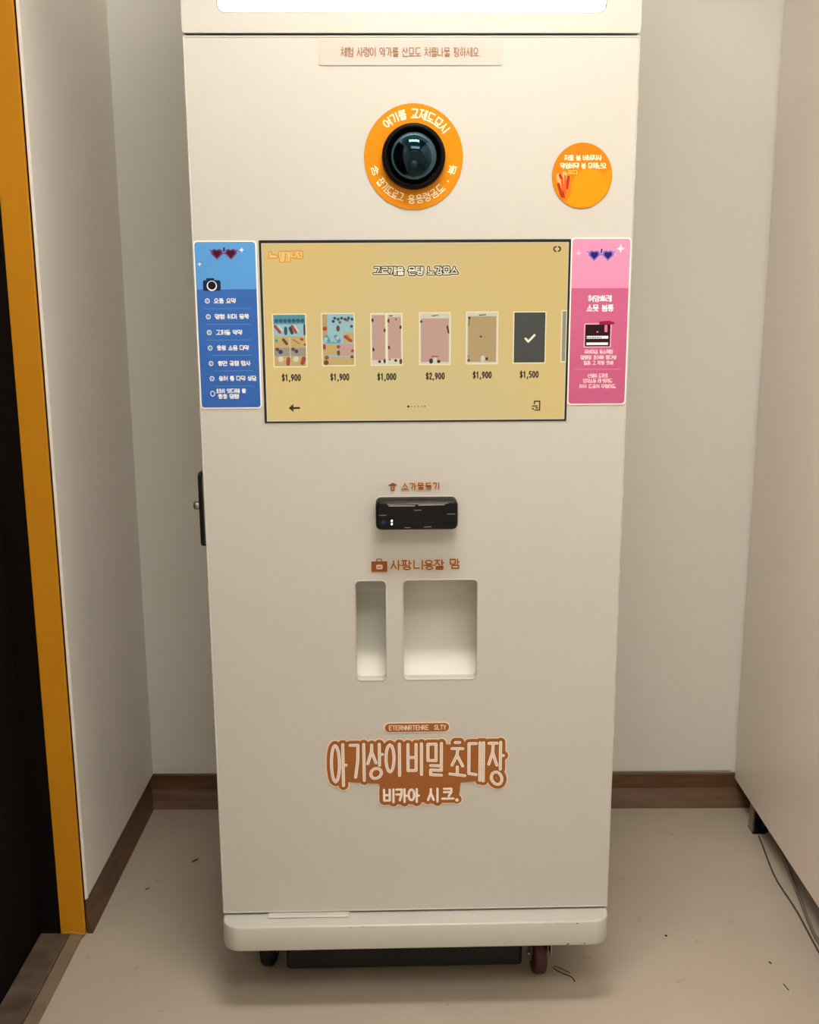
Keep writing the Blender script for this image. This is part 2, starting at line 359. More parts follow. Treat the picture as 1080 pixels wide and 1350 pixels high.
# cables and floor litter
def cable(pts, r, m, label, name='cable'):
    mb = MB(); tube(mb, smooth_path(pts, 8), r, m, 8); o = mb.build(name); tag(o, label, 'cable'); return o
cable([(1.10, .42, .0042), (.90, .585, .0042), (.835, .575, .0042), (.824, .52, .0042), (.812, .42, .0042), (.799, .32, .0042), (.787, .23, .0042), (.782, .16, .0042), (.785, -.05, .0042), (.80, -.3, .0042)],
      .0035, mat('grey_cable', rgb(120, 112, 104), 0.5), 'grey cable lying under the raised white cabinet')
cable([(.795, .575, .002), (.790, .53, .002), (.781, .46, .002), (.775, .40, .002), (.775, .35, .002), (.777, .27, .002), (.773, .17, .002), (.764, -.05, .002), (.755, -.2, .002)],
      .0017, mat('brown_wire', rgb(74, 62, 52), 0.5), 'thin brown wire along the floor at the cabinet edge', 'wire')
def litter(name, pts, r, col, label, cat):
    mb = MB(); tube(mb, smooth_path(pts, 5), r, mat('litter_'+name, rgb(*col), 0.8), 6); o = mb.build(name); tag(o, label, cat); return o
litter('hair_strand', [(.2555, .093, .0011), (.2615, .083, .0012), (.266, .0785, .0026), (.272, .074, .0012), (.2825, .068, .0012), (.289, .060, .0012), (.2905, .051, .0011)], .0008, (24, 20, 18), 'dark curled hair strand on the floor beside the front right caster', 'hair')
litter('hair_strand', [(.258, .097, .0009), (.270, .0905, .001), (.279, .081, .0016), (.286, .076, .0009)], .0006, (40, 34, 30), 'short faint hair strand just behind the dark curled one', 'hair')
litter('debris_flake', [(-.500, .468, .0016), (-.4955, .4735, .0018), (-.4905, .480, .0014)], .0014, (58, 50, 42), 'small dark flake on the floor left of the kiosk', 'debris')
litter('debris_flake', [(-.579, .361, .0011), (-.5745, .3605, .0012), (-.571, .366, .001)], .0009, (96, 84, 70), 'tiny grey flake on the floor near the left baseboard', 'debris')
litter('debris_flake', [(.6725, .043, .001), (.6735, .036, .0011), (.676, .026, .001)], .0009, (70, 56, 44), 'thin dark splinter on the floor at the lower right', 'debris')
litter('debris_flake', [(.667, .108, .0013), (.6695, .103, .0013)], .0013, (86, 72, 60), 'small brown speck on the floor above the dark splinter', 'debris')
litter('debris_flake', [(.489, .192, .0015), (.4935, .190, .0015)], .0015, (92, 80, 68), 'round grey speck on the floor right of the kiosk', 'debris')

# ------------------------------------------------------------------ the kiosk
K = empty('photo_kiosk', (0, 0, 0), 0.02742)
tag(K, 'tall white photo kiosk with a wide yellow touch screen and round camera', 'kiosk')
KX0, KX1 = -0.3403, 0.3370
DB, DT = 0.1812, 1.6190
# body shell, open behind the door
mb = MB()
x0, x1, y0, y1, z0, z1 = KX0+.002, KX1-.002, .0205, .46, .1775, 1.6225
mb.box(x0, x0+.004, y0, y1, z0, z1, KIOSK); mb.box(x1-.004, x1, y0, y1, z0, z1, KIOSK); mb.box(x0+.004, x1-.004, y1-.004, y1, z0, z1, KIOSK)
mb.box(x0+.004, x1-.004, y0, y1-.004, z0, z0+.002, GAP_SHADE); mb.box(x0+.004, x1-.004, y0, y1-.004, z1-.001, z1, GAP_SHADE)
mb.build('cabinet_body', K)
SLOTS = [(-.0998, -.0492, .6114, .7841), (-.0213, .1022, .6118, .7843)]
SCR = (-.2385, .2415, 1.0455, 1.3268)
ys = 0
mb = MB()
holes = [rrect(*s, .008) for s in SLOTS]+[rrect(*SCR, .001, 1)]
mb.holed(rrect(KX0, KX1, DB, DT, .002, 3), holes, ys+.0008, ys+.02, KIOSK)
door = mb.build('front_door', K)
# slightly raised, rounded skin edge of the door
mb = MB(); o_ = rrect(KX0, KX1, DB, DT, .002, 3)
def inset(P, d_): 
    xs = [p[0] for p in P]; zs = [p[1] for p in P]; cx, cz = (min(xs)+max(xs))/2, (min(zs)+max(zs))/2
    hx, hz = (max(xs)-min(xs))/2, (max(zs)-min(zs))/2
    return [(cx+(p[0]-cx)*(hx-d_)/hx, cz+(p[1]-cz)*(hz-d_)/hz) for p in P]
mb.grid([[(x, .0012, z) for x, z in o_], [(x, .0002, z) for x, z in inset(o_, .0006)], [(x, 0, z) for x, z in inset(o_, .0012)], [(x, .0003, z) for x, z in inset(o_, .0022)], [(x, .0009, z) for x, z in inset(o_, .0026)]], KIOSK)
mb.build('door_edge', K)
# header with light panel
mb = MB(); LP = (-.2882, .2852, 1.6500, 1.955)
mb.holed(rrect(KX0, KX1, 1.6226, 2.0, .004, 3), [rrect(*LP, .012)], 0, .004, KIOSK)
mb.box(KX0+.001, KX1-.001, .0042, .46, 1.6236, 1.999, KIOSK)
hd = mb.build('header', K)
mb = MB(); mb.plate(rrect(LP[0]+.0012, LP[1]-.0012, LP[2]+.0012, LP[3]-.0012, .011), .0016, LIGHTBOX, .002)
mb.build('light_panel', hd)
mb = MB(); mb.holed(rrect(*LP, .012), [rrect(LP[0]+.0012, LP[1]-.0012, LP[2]+.0012, LP[3]-.0012, .011)], .001, .003, flat('panel_gasket', 120, 112, 100)); mb.build('gasket', hd)
# trays behind the slots
for i, (sx0, sx1, sz0, sz1) in enumerate(SLOTS):
    a, b = sx0-.0012, sx1+(.0035 if i else .0012)
    prof = [(.0204, sz1+.002), (.066, sz1+.002), (.066, .745)]
    prof2 = [(.066, .745), (.0735, .739), (.078, .724), (.0785, .705), (.076, .688), (.070, .670), (.060, .651), (.046, .633), (.032, .6205), (.0204, sz0-.001)]
    mb = MB(); k = len(prof)
    for p, q in zip(prof[:-1], prof[1:]):
        mb.face([(a, p[0], p[1]), (b, p[0], p[1]), (b, q[0], q[1]), (a, q[0], q[1])][::-1], KIOSK2)
    mb.grid([[(b, p, z), (a, p, z)] for p, z in prof2], KIOSK2, close=False)
    prof = prof+prof2[1:]
    mb.face([(a, p, z) for p, z in prof], KIOSK2); mb.face([(b, p, z) for p, z in prof][::-1], KIOSK2)
    o = mb.build('dispensing_tray', K)
    mb = MB()                                    # rolled lip around the opening
    R = rrect(sx0, sx1, sz0, sz1, .008)
    rg = lambda d_, y: [(x, y, z) for x, z in inset(R, d_)]
    mb.grid([rg(0.0012, .006), rg(.0008, .0012), rg(0, .0001), rg(-.0010, .0001), rg(-.0014, .0009)][::-1], KIOSK); mb.build('opening_lip', o)
# plinth
def plan(ins, z, r=.032):
    X0, X1, Y0, Y1 = KX0+.001+ins, KX1-.001-ins, -.0375+ins, .46-ins; r = r-ins; P = []
    for cx, cy, a0 in ((X0+r, Y0+r, PI), (X1-r, Y0+r, 1.5*PI)):
        for k in range(9):
            a = a0+PI/2*k/8; P.append((cx+r*math.cos(a), cy+r*math.sin(a), z))
    return P+[(X1, Y1, z), (X0, Y1, z)]
mb = MB()
mb.grid([plan(.003, .131), plan(.0008, .1318), plan(0, .134), plan(0, .1745), plan(.0008, .1766), plan(.0028, .1774)], KIOSK, cap0=True, cap1=True)
for f_ in range(len(mb.smooth)): pass
pl = mb.build('plinth', K)
mb = MB(); mb.box(-.262, -.118, -.0125, .012, .1776, .1806, KIOSK, bev=.0014); mb.build('slot_plate', pl)
CHIP = flat('chipped_paint', 70, 56, 46, .8)
for px, pz, wd in ((-.116, .1742, .0026), (-.094, .1752, .0018), (.243, .1744, .0018), (.277, .1738, .0034), (.262, .1345, .004), (.291, .1350, .003), (.222, .1755, .0012)):
    mb = MB(); mb.stroke((px-wd/2, pz), (px+wd/2, pz+.0004), wd*.42, -.03762 if abs(px) < .3 else -.037, CHIP, 4); mb.build('paint_chip', pl)
# casters
RED = mat('maroon_wheel', rgb(66, 18, 20), 0.45)
mb = MB(); mb.box(-.240, .198, .078, .36, .012, .1308, MATTE, bev=.004); mb.build('underside_shade', K)  # black block added to deepen the shade under the kiosk
def caster(x, y, rz, wm=None):
    c = empty('caster', (x, y, 0), rz, K); n = 28
    R_ = .036
    mb = MB()
    mb.grid([[(xx, r*math.cos(2*PI*k/n), R_+r*math.sin(2*PI*k/n)) for k in range(n)] for xx, r in ((-.012, .010), (-.012, .030), (-.010, .0345), (-.006, R_), (.006, R_), (.010, .0345), (.012, .030), (.012, .010))], wm or RED, cap0=True, cap1=True)
    mb.build('wheel', c)
    mb = MB()
    for s in (-1, 1):
        xa, xb = sorted((s*.0145, s*.0165)); yz = [(-.012, .030), (.012, .030), (.020, .085), (.020, .115), (-.020, .115), (-.022, .085)]
        mb.face([(xa, a, b) for a, b in yz], STEEL); mb.face([(xb, a, b) for a, b in yz][::-1], STEEL)
        for q in range(6):
            a, b = yz[q], yz[(q+1) % 6]; mb.face([(xa, *a), (xb, *a), (xb, *b), (xa, *b)], STEEL)
    mb.box(-.0165, .0165, -.02, .02, .115, .118, STEEL); mb.box(-.028, .028, -.03, .03, .124, .1308, STEEL)
    mb.grid([[(r*math.cos(2*PI*k/n), r*math.sin(2*PI*k/n), z) for k in range(n)] for r, z in ((.020, .118), (.023, .121), (.020, .124))], DSTEEL)
    mb.build('fork', c)
    mb = MB(); mb.grid([[(xx, r*math.cos(2*PI*k/10), R_+r*math.sin(2*PI*k/10)) for k in range(10)] for xx, r in ((-.021, .0045), (-.0165, .005), (.0165, .005), (.021, .0045))], STEEL, cap0=True, cap1=True); mb.build('axle', c)
    mb = MB(); mb.face([(.018, -.004, .05), (.018, -.03, .118), (.030, -.03, .118), (.022, -.006, .05)], STEEL); mb.box(.018, .0205, -.03, .01, .05, .118, STEEL); mb.build('brake_lever', c)
    return c
caster(.228, .080, 0.05); caster(-.275, .118, -.15, mat('shaded_wheel', rgb(10, 7, 7), .8)); caster(.235, .41, .9); caster(-.25, .41, .3)  # front left wheel coloured near black for the shade it stands in

# lock on the left side of the body
lk = empty('side_lock', (KX0+.002, .036, .901), 0, K)
mb = MB()
rr_ = rrect(-.014, .014, -.0615, .0615, .006)
mb.grid([[(0.0, a, b) for a, b in rr_], [(-.0125, a, b) for a, b in rr_], [(-.0145, a*.86, b*.97) for a, b in rr_]], BLACK, cap1=True, sm=False); mb.build('lock_plate', lk)
mb = MB(); mb.box(-.0075, -.0035, -.0158, -.0142, -.056, .056, mat('lock_grey', rgb(88, 90, 86), .4, .6)); mb.build('handle_bar', lk)
mb = MB(); n = 16
mb.grid([[(xx, -.004+r*math.cos(2*PI*k/n), .006+r*math.sin(2*PI*k/n)) for k in range(n)] for xx, r in ((-.014, .0066), (-.0205, .0075), (-.0235, .0066), (-.0245, .004))], STEEL, cap1=True); mb.build('key_knob', lk)

# notice strip
nt = MB(); nt.plate(rrect(-.1405, .1322, 1.5778, 1.6135, .003), -.0003, flat('notice_film', 196, 193, 186, .3), .001); no = nt.build('notice_strip', K)
mb = MB(); mb.strokes(text('체험 사령이 악가를 산묘도 처를나물 팡하세요.', -.0035, 1.5957, .208, .0118, .16), .00135, -.0006, flat('tan_ink', 152, 112, 84)); mb.build('lettering', no)

# camera
cu = empty('camera_unit', (0, 0, 0), 0, K)
CX, CZ = -.0008, 1.4477
ORANGE = flat('orange_vinyl', 218, 136, 3); CREAM = flat('cream_ink', 253, 240, 200); LINE = flat('orange_edge', 196, 132, 20)
mb = MB(); mb.plate(circ(CX, CZ, .0748, 72, .0768), -.0003, LINE, .001); mb.plate(circ(CX, CZ, .0740, 72, .0760), -.0005, ORANGE)
mb.build('ring_sticker', cu)
mb = MB(); mb.strokes(ring_text('여기를', CX, CZ+.001, .0612, 134, 101, .0125), .0020, -.0009, CREAM); mb.build('lettering', cu)
mb = MB(); mb.strokes(ring_text('교제도묘시', CX, CZ+.001, .0612, 93, 36, .0125), .0020, -.0009, CREAM); mb.build('lettering', cu)
mb = MB(); mb.strokes(ring_text('숨', CX, CZ, .0612, 192, 204, .0105, True), .0013, -.0009, CREAM); mb.build('lettering', cu)
mb = MB(); mb.strokes(ring_text('잡기도료그', CX, CZ, .0615, 212, 255, .0118, True), .0014, -.0009, CREAM); mb.build('lettering', cu)
mb = MB(); mb.strokes(ring_text('용응령금도', CX, CZ, .0615, 262, 316, .0118, True), .0015, -.0009, CREAM); mb.build('lettering', cu)
mb = MB(); mb.strokes(ring_text('봄', CX, CZ, .0612, 336, 348, .0105, True), .0013, -.0009, CREAM); mb.build('lettering', cu)
mb = MB(); mb.stroke((CX+.0518, CZ-.0352), (CX+.0522, CZ-.0350), .0022, -.0009, CREAM)
mb.build('lettering', cu)
mb = MB(); lathe_y(mb, CX, CZ, [(.0478, -.0006), (.0478, -.010), (.0462, -.0145), (.0430, -.0165), (.0405, -.0150), (.0392, -.010), (.0388, .004), (.0, .004)][::-1], mat('bezel_ring_black', rgb(5, 4, 4), .5, spec=.12), 48); mb.build('camera_bezel', cu)
mb = MB(); lathe_y(mb, CX, CZ, [(.0, -.001), (.0382, -.001), (.0382, .003)], mat('camera_interior', rgb(10, 20, 30), .5), 40)
lathe_y(mb, CX, CZ-.008, [(.0205, -.001), (.0195, -.016), (.0175, -.0175)], mat('camera_shell', rgb(34, 38, 46), .4), 32)
mb.build('camera_back', cu)
mb = MB(); lathe_y(mb, CX, CZ-.008, [(.0, -.014), (.008, -.0165), (.0125, -.0172), (.0175, -.0172), (.0176, -.015)], mat('lens_glass', rgb(12, 12, 14), .08), 32)
lathe_y(mb, CX, CZ-.012, [(.0, -.0195), (.004, -.0190), (.0055, -.0175), (.0055, -.016)], mat('lens_core', rgb(170, 170, 172), .25, .5), 20); mb.build('camera_lens', cu)
dm = bpy.data.materials.new('smoked_dome'); dm.use_nodes = True; N = dm.node_tree.nodes; L = dm.node_tree.links; N.clear()
out = N.new('ShaderNodeOutputMaterial'); tr = N.new('ShaderNodeBsdfTransparent'); tr.inputs[0].default_value = (.16, .24, .33, 1)
gl = N.new('ShaderNodeBsdfGlossy'); gl.inputs['Color'].default_value = (.30, .62, .85, 1); gl.inputs['Roughness'].default_value = .03
lwn = N.new('ShaderNodeLayerWeight'); lwn.inputs[0].default_value = .35; mxs = N.new('ShaderNodeMixShader')
ma = N.new('ShaderNodeMath'); ma.operation = 'MULTIPLY_ADD'; ma.inputs[1].default_value = .18; ma.inputs[2].default_value = .04
L.new(lwn.outputs['Fresnel'], ma.inputs[0]); L.new(ma.outputs[0], mxs.inputs[0]); L.new(tr.outputs[0], mxs.inputs[1]); L.new(gl.outputs[0], mxs.inputs[2]); L.new(mxs.outputs[0], out.inputs[0])
mb = MB(); lathe_y(mb, CX, CZ, [(.0388*math.sin(a), -.004-.032*math.cos(a)) for a in [PI/2*k/14 for k in range(15)]], dm, 48); mb.build('glass_dome', cu)

# round yellow sticker
ysx, ysz = .2556, 1.4199
mb = MB(); mb.plate(circ(ysx, ysz, .0460, 56, .0482), -.0003, LINE, .001); mb.plate(circ(ysx, ysz, .0453, 56, .0475), -.0005, flat('amber_vinyl', 218, 126, 6)); ysk = mb.build('round_sticker', K)
mb = MB(); mb.strokes(text('저물 봄 버버저사', ysx+.0005, ysz+.0260, .0560, .0068, .15), .0013, -.0009, CREAM)
mb.strokes(text('막염버댁 봄 모해닌요', ysx+.0015, ysz+.0145, .0690, .0072, .15), .0013, -.0009, CREAM)
mb.strokes(text('르다', ysx-.0145, ysz+.005, .015, .0055), .0009, -.0009, flat('pale_amber', 252, 205, 90)); mb.build('lettering', ysk)
mb = MB()                                         # sprig of red strips at left, plain amber swoosh below the words
RD, RO, PK = flat('brick_red', 176, 46, 22), flat('vermilion', 226, 92, 28), flat('salmon', 250, 178, 120)
for (a, b, wd, m_, k) in (((-.036, .000), (-.031, -.022), .007, PK, 0), ((-.027, .003), (-.026, -.020), .007, PK, 1), ((-.036, -.012), (-.030, -.030), .0045, RD, 2), ((-.021, -.002), (-.023, -.018), .0045, RD, 3),
                         ((-.031, -.003), (-.028, -.026), .0042, RO, 4), ((-.026, .000), (-.025, -.024), .003, RO, 5), ((-.034, .001), (-.032, -.003), .004, RD, 6), ((-.029, -.024), (-.027, -.031), .0035, RD, 7)):
    mb.stroke((ysx+a[0], ysz+a[1]), (ysx+b[0], ysz+b[1]), wd, -.0007-k*2e-5, m_)
mb.build('red_sprig', ysk)
mb = MB(); P = [(ysx+.0453*math.cos(a)*.985, ysz+.0475*math.sin(a)*.985) for a in [math.radians(-122+k*9) for k in range(16)]]
Q = [(ysx+.012+.028*math.cos(a), ysz-.016+.026*math.sin(a)) for a in [math.radians(40+k*12) for k in range(14)]]
mb.plate(P+Q, -.0006, flat('golden_vinyl', 224, 148, 5)); mb.build('golden_patch', ysk)

# side cards
def card(x0, x1, z0, z1, split, top, body, name, edge):
    mb = MB(); mb.plate(rrect(x0-.002, x1+.002, z0-.002, z1+.002, .005), -.0003, flat('card_white', 250, 246, 238), .001)
    R = rrect(x0, x1, z0, z1, .0045); mb.plate(R, -.0005, body)
    T = [(x, max(z, split)) for x, z in R]; T = [p for i, p in enumerate(T) if p[1] > split or T[i-1][1] > split or T[(i+1) % len(T)][1] > split]
    mb.plate(T, -.0007, top); return mb.build(name, K)
BTOP, BBODY = flat('sky_blue_print', 88, 158, 226), noisy('royal_blue_print', rgb(40, 108, 192), rgb(30, 92, 180), 6, .4)
W_ = flat('white_ink', 238, 244, 250); LB = flat('light_blue_line', 110, 160, 214)
bc = card(-.3365, -.2440, 1.0712, 1.3245, 1.2535, BTOP, BBODY, 'blue_menu_card', None)
mb = MB()
rows = [(1.2362, '오퓸 요먹'), (1.2122, '명혐 위머 몽묵'), (1.1880, '고퍼돌 악먹'), (1.1642, '융왕 소몸 댜먹'), (1.1402, '융먼 공햄 탑사'), (1.1167, '용허 통 다덕 상담')]
lens_ = [.033, .052, .040, .049, .050, .058]
for i, ((z, s), ln) in enumerate(zip(rows, lens_)):
    mb = MB()
    mb.strokes(text(s, -.3115+ln/2+.0015+i*.0005, z, ln, .0066, .14), .00125, -.0010, W_)
    mb.strokes([ell(-.3205+i*.0004, z, .0031, .0033)], .0012, -.0010, W_)
    mb.stroke((-.3208+i*.0004, z-.0012), (-.3206+i*.0004, z+.0012), .0008, -.00115, W_)
    mb.build('lettering', bc)
mb = MB()
mb.strokes(text('외버 앗더웨 왕', -.2895, 1.0972, .046, .0062, .12), .00125, -.0010, W_); mb.strokes(text('중중 맘템', -.2940, 1.0885, .032, .0062, .12), .00125, -.0010, W_)
mb.strokes([ell(-.3185, 1.0930, .0031, .0040)], .0012, -.0010, W_)
mb.build('lettering', bc)
for i in range(6):
    mb = MB(); z = 1.2242-.0239*i; mb.plate([(-.3255+i*.0005+(.008 if i > 2 else 0), z-.0003), (-.2545, z-.0003), (-.2545, z+.0003), (-.3255+i*.0005+(.008 if i > 2 else 0), z+.0003)], -.0009, LB)
    mb.build('divider_line', bc)
def spark(mb, x, z, r, m, y=-.0009):
    P = []
    for k in range(8):
        a = PI/4*k+PI/2; rr = r if k % 2 == 0 else r*.38; P.append((x+rr*math.cos(a), z+rr*math.sin(a)))
    mb.plate(P, y, m)
for a in ((-.2648, 1.3125, .0042), (-.3300, 1.2915, .0036)): mb = MB(); spark(mb, *a, W_); mb.build('sparkle', bc)
def sunglasses(mb, x, z, s, frame, lens, heart=True):
    for k in (-1, 1):
        cx = x+k*.0107*s
        for ring, m_, y in ((1.0, frame, -.0010), (.68, lens, -.0012)):
            r = .0052*s*ring
            mb.plate(circ(cx-r*.72, z+r*.35, r, 14), y, m_); mb.plate(circ(cx+r*.72, z+r*.35, r, 14), y-2e-5, m_)
            mb.plate([(cx-r*1.62, z-.05*r), (cx, z-r*1.7), (cx+r*1.62, z-.05*r)], y-4e-5, m_)
        mb.stroke((cx+k*.007*s, z+.003*s), (cx+k*.0105*s, z+.0052*s), .0016*s, -.00095, frame)
    mb.stroke((x-.003*s, z+.0005), (x+.003*s, z+.0005), .0018*s, -.0009, frame)
    mb.stroke((x, z+.004), (x+.0006, z+.0085), .0024*s, -.0009, lens)
mb = MB(); sunglasses(mb, -.2920, 1.3070, 1.0, flat('plum_frame', 120, 52, 108), flat('dark_plum', 52, 16, 44)); mb.build('sunglasses_print', bc)
mb = MB(); kx, kz = -.3125, 1.2590                # little camera drawing
mb.plate(rrect(kx-.0135, kx+.0135, kz-.0075, kz+.0085, .003), -.0009, flat('navy_print', 22, 38, 82)); mb.plate(rrect(kx-.008, kx+.004, kz+.008, kz+.0115, .001), -.00088, flat('navy_print', 22, 38, 82))
mb.plate(circ(kx, kz, .0078, 20), -.0010, W_); mb.plate(circ(kx, kz+.0005, .0062, 20), -.0011, flat('lens_print', 16, 14, 22)); mb.build('camera_print', bc)

PTOP, PBODY = flat('pale_pink_print', 228, 146, 186), noisy('deep_pink_print', rgb(198, 96, 142), rgb(188, 84, 132), 6, .4)
pc = card(.2438, .3332, 1.0730, 1.3268, 1.2525, PTOP, PBODY, 'pink_notice_card', None)
mb = MB()
mb.strokes(text('혀양쁘레', .2885, 1.2365, .036, .0088, .12), .0015, -.0010, W_); mb.strokes(text('소묫 봄룡', .2895, 1.2222, .041, .0092, .12), .0016, -.0010, W_)
mb.build('lettering', pc)
for z, s, ln in ((1.1545, '무버며곱 동소혜렵', .044), (1.1457, '멀랭명 호여뼈 뭄다병', .056), (1.1372, '힐콤 고 하형 웃볘', .046), (1.1170, '신명씨 도하호', .032), (1.1090, '단며소동 래 맛려도', .046), (1.1002, '하어 도공여 무혐머도', .058)):
    mb = MB(); mb.strokes(text(s, .2895, z, ln, .0056, .12), .0010, -.0010, flat('pale_pink_ink', 252, 214, 226)); mb.build('lettering', pc)
mb = MB(); mb.plate([(.2525, 1.1268), (.325, 1.1268), (.325, 1.1274), (.2525, 1.1274)], -.0009, flat('pink_line', 240, 150, 182)); mb.build('divider_line', pc)
for a in ((.3185, 1.3120, .0068, flat('blush_white', 252, 226, 232)), (.2535, 1.3055, .0050, flat('blush', 250, 196, 214))): mb = MB(); spark(mb, *a); mb.build('sparkle', pc)
mb = MB(); sunglasses(mb, .2885, 1.3025, 1.0, flat('violet_frame', 118, 110, 206), flat('navy_lens', 34, 28, 104)); mb.build('sunglasses_print', pc)
mb = MB(); px_, pz_ = .2870, 1.1800              # card reader picture on the pink card
mb.plate(rrect(px_-.0215, px_+.0215, pz_-.0188, pz_+.0185, .001), -.0009, flat('rose_edge', 250, 182, 204)); mb.plate(rrect(px_-.0198, px_+.0198, pz_-.0172, pz_+.0170, .001), -.0010, flat('ink_maroon', 38, 12, 26))
mb.plate(rrect(px_-.0172, px_+.0168, pz_-.0150, pz_-.0110, .0005), -.0012, W_); mb.plate(rrect(px_-.0172, px_+.0168, pz_-.0052, pz_-.0008, .0005), -.0012, W_)
mb.plate(rrect(px_+.0105, px_+.0150, pz_+.0050, pz_+.0160, .0005), -.0012, flat('rose_ink', 226, 120, 150))
mb.plate([(px_+.002, pz_+.0165), (px_+.024, pz_+.0168), (px_+.027, pz_+.0195), (px_+.018, pz_+.0225), (px_+.002, pz_+.0215)], -.0013, flat('crimson', 150, 22, 56))
mb.plate(rrect(px_-.002, px_+.001, pz_+.0045, pz_+.0065, .0004), -.0012, flat('rose_ink', 226, 120, 150))
for k in range(9): mb.plate([(px_-.0165+k*.0026, pz_-.0046), (px_-.0152+k*.0026, pz_-.0046), (px_-.0152+k*.0026, pz_-.0022), (px_-.0165+k*.0026, pz_-.0022)], -.0013, flat('ink_maroon', 38, 12, 26))
mb.build('reader_picture', pc)

# touch screen
ts = empty('touch_screen', (0, 0, 0), 0, K)
X0, X1, Z0, Z1 = SCR
mb = MB(); mb.holed(rrect(X0+.0002, X1-.0002, Z0+.0002, Z1-.0002, .001, 1), [rrect(X0+.0036, X1-.0030, Z0+.0026, Z1-.0044, .0005, 1)], -.0004, .006, mat('bezel_black', rgb(9, 9, 10), .4)); mb.build('bezel', ts)
DISP = noisy('display_yellow', rgb(224, 190, 116), rgb(213, 190, 130), 3.2, .35, emit=.93, detail=1, lo=.38, hi=.62)
mb = MB(); mb.box(X0+.0034, X1-.0028, .002, .005, Z0+.0024, Z1-.0042, DISP)
gm = glow('display_edge', 226, 212, 178, .85); e = (X0+.0036, X1-.0030, Z0+.0026, Z1-.0044)
mb.holed(rrect(*e, .0005, 1), [rrect(e[0]+.0014, e[1]-.0014, e[2]+.0014, e[3]-.0014, .0005, 1)], .0018, .0021, gm)
mb.build('display', ts)
Y1, Y2, Y3, Y4 = .0016, .0013, .0010, .0007
INK = glow('display_ink', 38, 24, 18, .9); CRM = glow('display_cream', 252, 240, 200, .95)
mb = MB(); t = text('그르개율 믄탱 노강묘스', .0018, 1.2800, .1300, .0112, .12)
mb.strokes(t, .0072, Y1, glow('display_halo', 248, 232, 186, .9)); mb.strokes(t, .0048, Y2, INK); mb.strokes(t, .0016, Y3, CRM); mb.build('title_lettering', ts)
mb = MB(); t = text('느', -.2175, 1.3045, .011, .0080)+text('맬갱', -.1995, 1.3020, .0155, .0125)+text('니던', -.1810, 1.3050, .0165, .0080)
mb.strokes(t, .0052, Y1, glow('logo_orange', 226, 150, 40, .9)); mb.strokes(t, .0030, Y2, glow('logo_amber', 240, 178, 70, .9)); mb.strokes(t, .0010, Y3, glow('logo_pale', 250, 222, 150, .9)); mb.build('corner_lettering', ts)
mb = MB(); mb.strokes([[(.2185, 1.3155), (.2155, 1.3135), (.2155, 1.3105), (.2185, 1.3083)]], .0022, Y1, INK); mb.strokes([[(.2225, 1.3155), (.2255, 1.3135), (.2255, 1.3105), (.2225, 1.3083)]], .0022, Y1, INK); mb.build('round_icon', ts)
prices = [(-.1946, 1.1171, '$1,900'), (-.1184, 1.1175, '$1,900'), (-.0444, 1.1175, '$1,000'), (.0321, 1.1180, '$2,900'), (.1064, 1.1192, '$1,900'), (.1808, 1.1195, '$1,500')]
for x, z, s in prices:
    mb = MB(); mb.strokes(text(s, x, z, .0290, .0092, .22), .0020, Y1, INK); mb.build('price_lettering', ts)
mb = MB(); mb.strokes([[(-.1955, 1.0692), (-.1835, 1.0692)]], .0032, Y1, INK); mb.plate([(-.2000, 1.0692), (-.1925, 1.0628), (-.1925, 1.0756)], Y2, INK); mb.build('back_arrow', ts)
mb = MB()
for k in range(6): mb.plate(circ(-.0105+k*.0052, 1.0702, (.0019 if k == 0 else .0014) if k in (0, 5) else .0010, 10), Y1, INK if k == 0 else glow('dot_brown', 120, 96, 66, .9))
mb.build('page_dots', ts)
mb = MB(); mb.strokes([[(.1900, 1.0770), (.1985, 1.0770), (.1985, 1.0630), (.1910, 1.0630)], [(.1900, 1.0770), (.1900, 1.0730)]], .0020, Y1, INK); mb.strokes([[(.1870, 1.0695), (.1945, 1.0695)], [(.1870, 1.0660), (.1885, 1.0645)], [(.1925, 1.0665), (.1955, 1.0665)]], .0020, Y2, INK); mb.build('exit_icon', ts)
def thumb(x0, x1, z0, z1, fn):
    mb = MB(); mb.plate(rrect(x0-.0018, x1+.0018, z0-.0018, z1+.0018, .0008, 2), Y1, glow('thumb_edge', 244, 228, 180, .92))
    W, H = x1-x0, z1-z0
    def R(a, b, c, d_, m, y=Y2): mb.plate([(x0+a*W, z0+c*H), (x0+b*W, z0+c*H), (x0+b*W, z0+d_*H), (x0+a*W, z0+d_*H)], y, m)
    def B(a, c, r, m, y=Y4, rz=None): mb.plate(circ(x0+a*W, z0+c*H, r*W, 10, (rz or r)*W), y, m)
    def S(a, c, b, d_, wd, m, y=Y4): mb.stroke((x0+a*W, z0+c*H), (x0+b*W, z0+d_*H), wd*W, y, m)
    fn(R, B, S); return mb.build('thumbnail', ts)
TEAL, DTEAL, SAND, SKY = glow('t_teal', 74, 150, 160, .85), glow('t_deep_teal', 22, 78, 104, .85), glow('t_sand', 204, 172, 104, .85), glow('t_sky', 156, 196, 196, .85)
BRN, RDD, ORG, NVY, PALE = glow('t_brown', 104, 58, 44, .85), glow('t_red', 170, 60, 46, .85), glow('t_orange', 190, 104, 50, .85), glow('t_navy', 40, 44, 70, .85), glow('t_pale', 222, 214, 190, .85)
MAUV, TAN, DRK = glow('t_mauve', 204, 160, 142, .86), glow('t_tan', 190, 160, 108, .86), glow('t_dark', 46, 28, 26, .85)
GREY, SLATE = glow('t_grey', 158, 150, 128, .85), glow('t_slate', 62, 66, 62, .85)
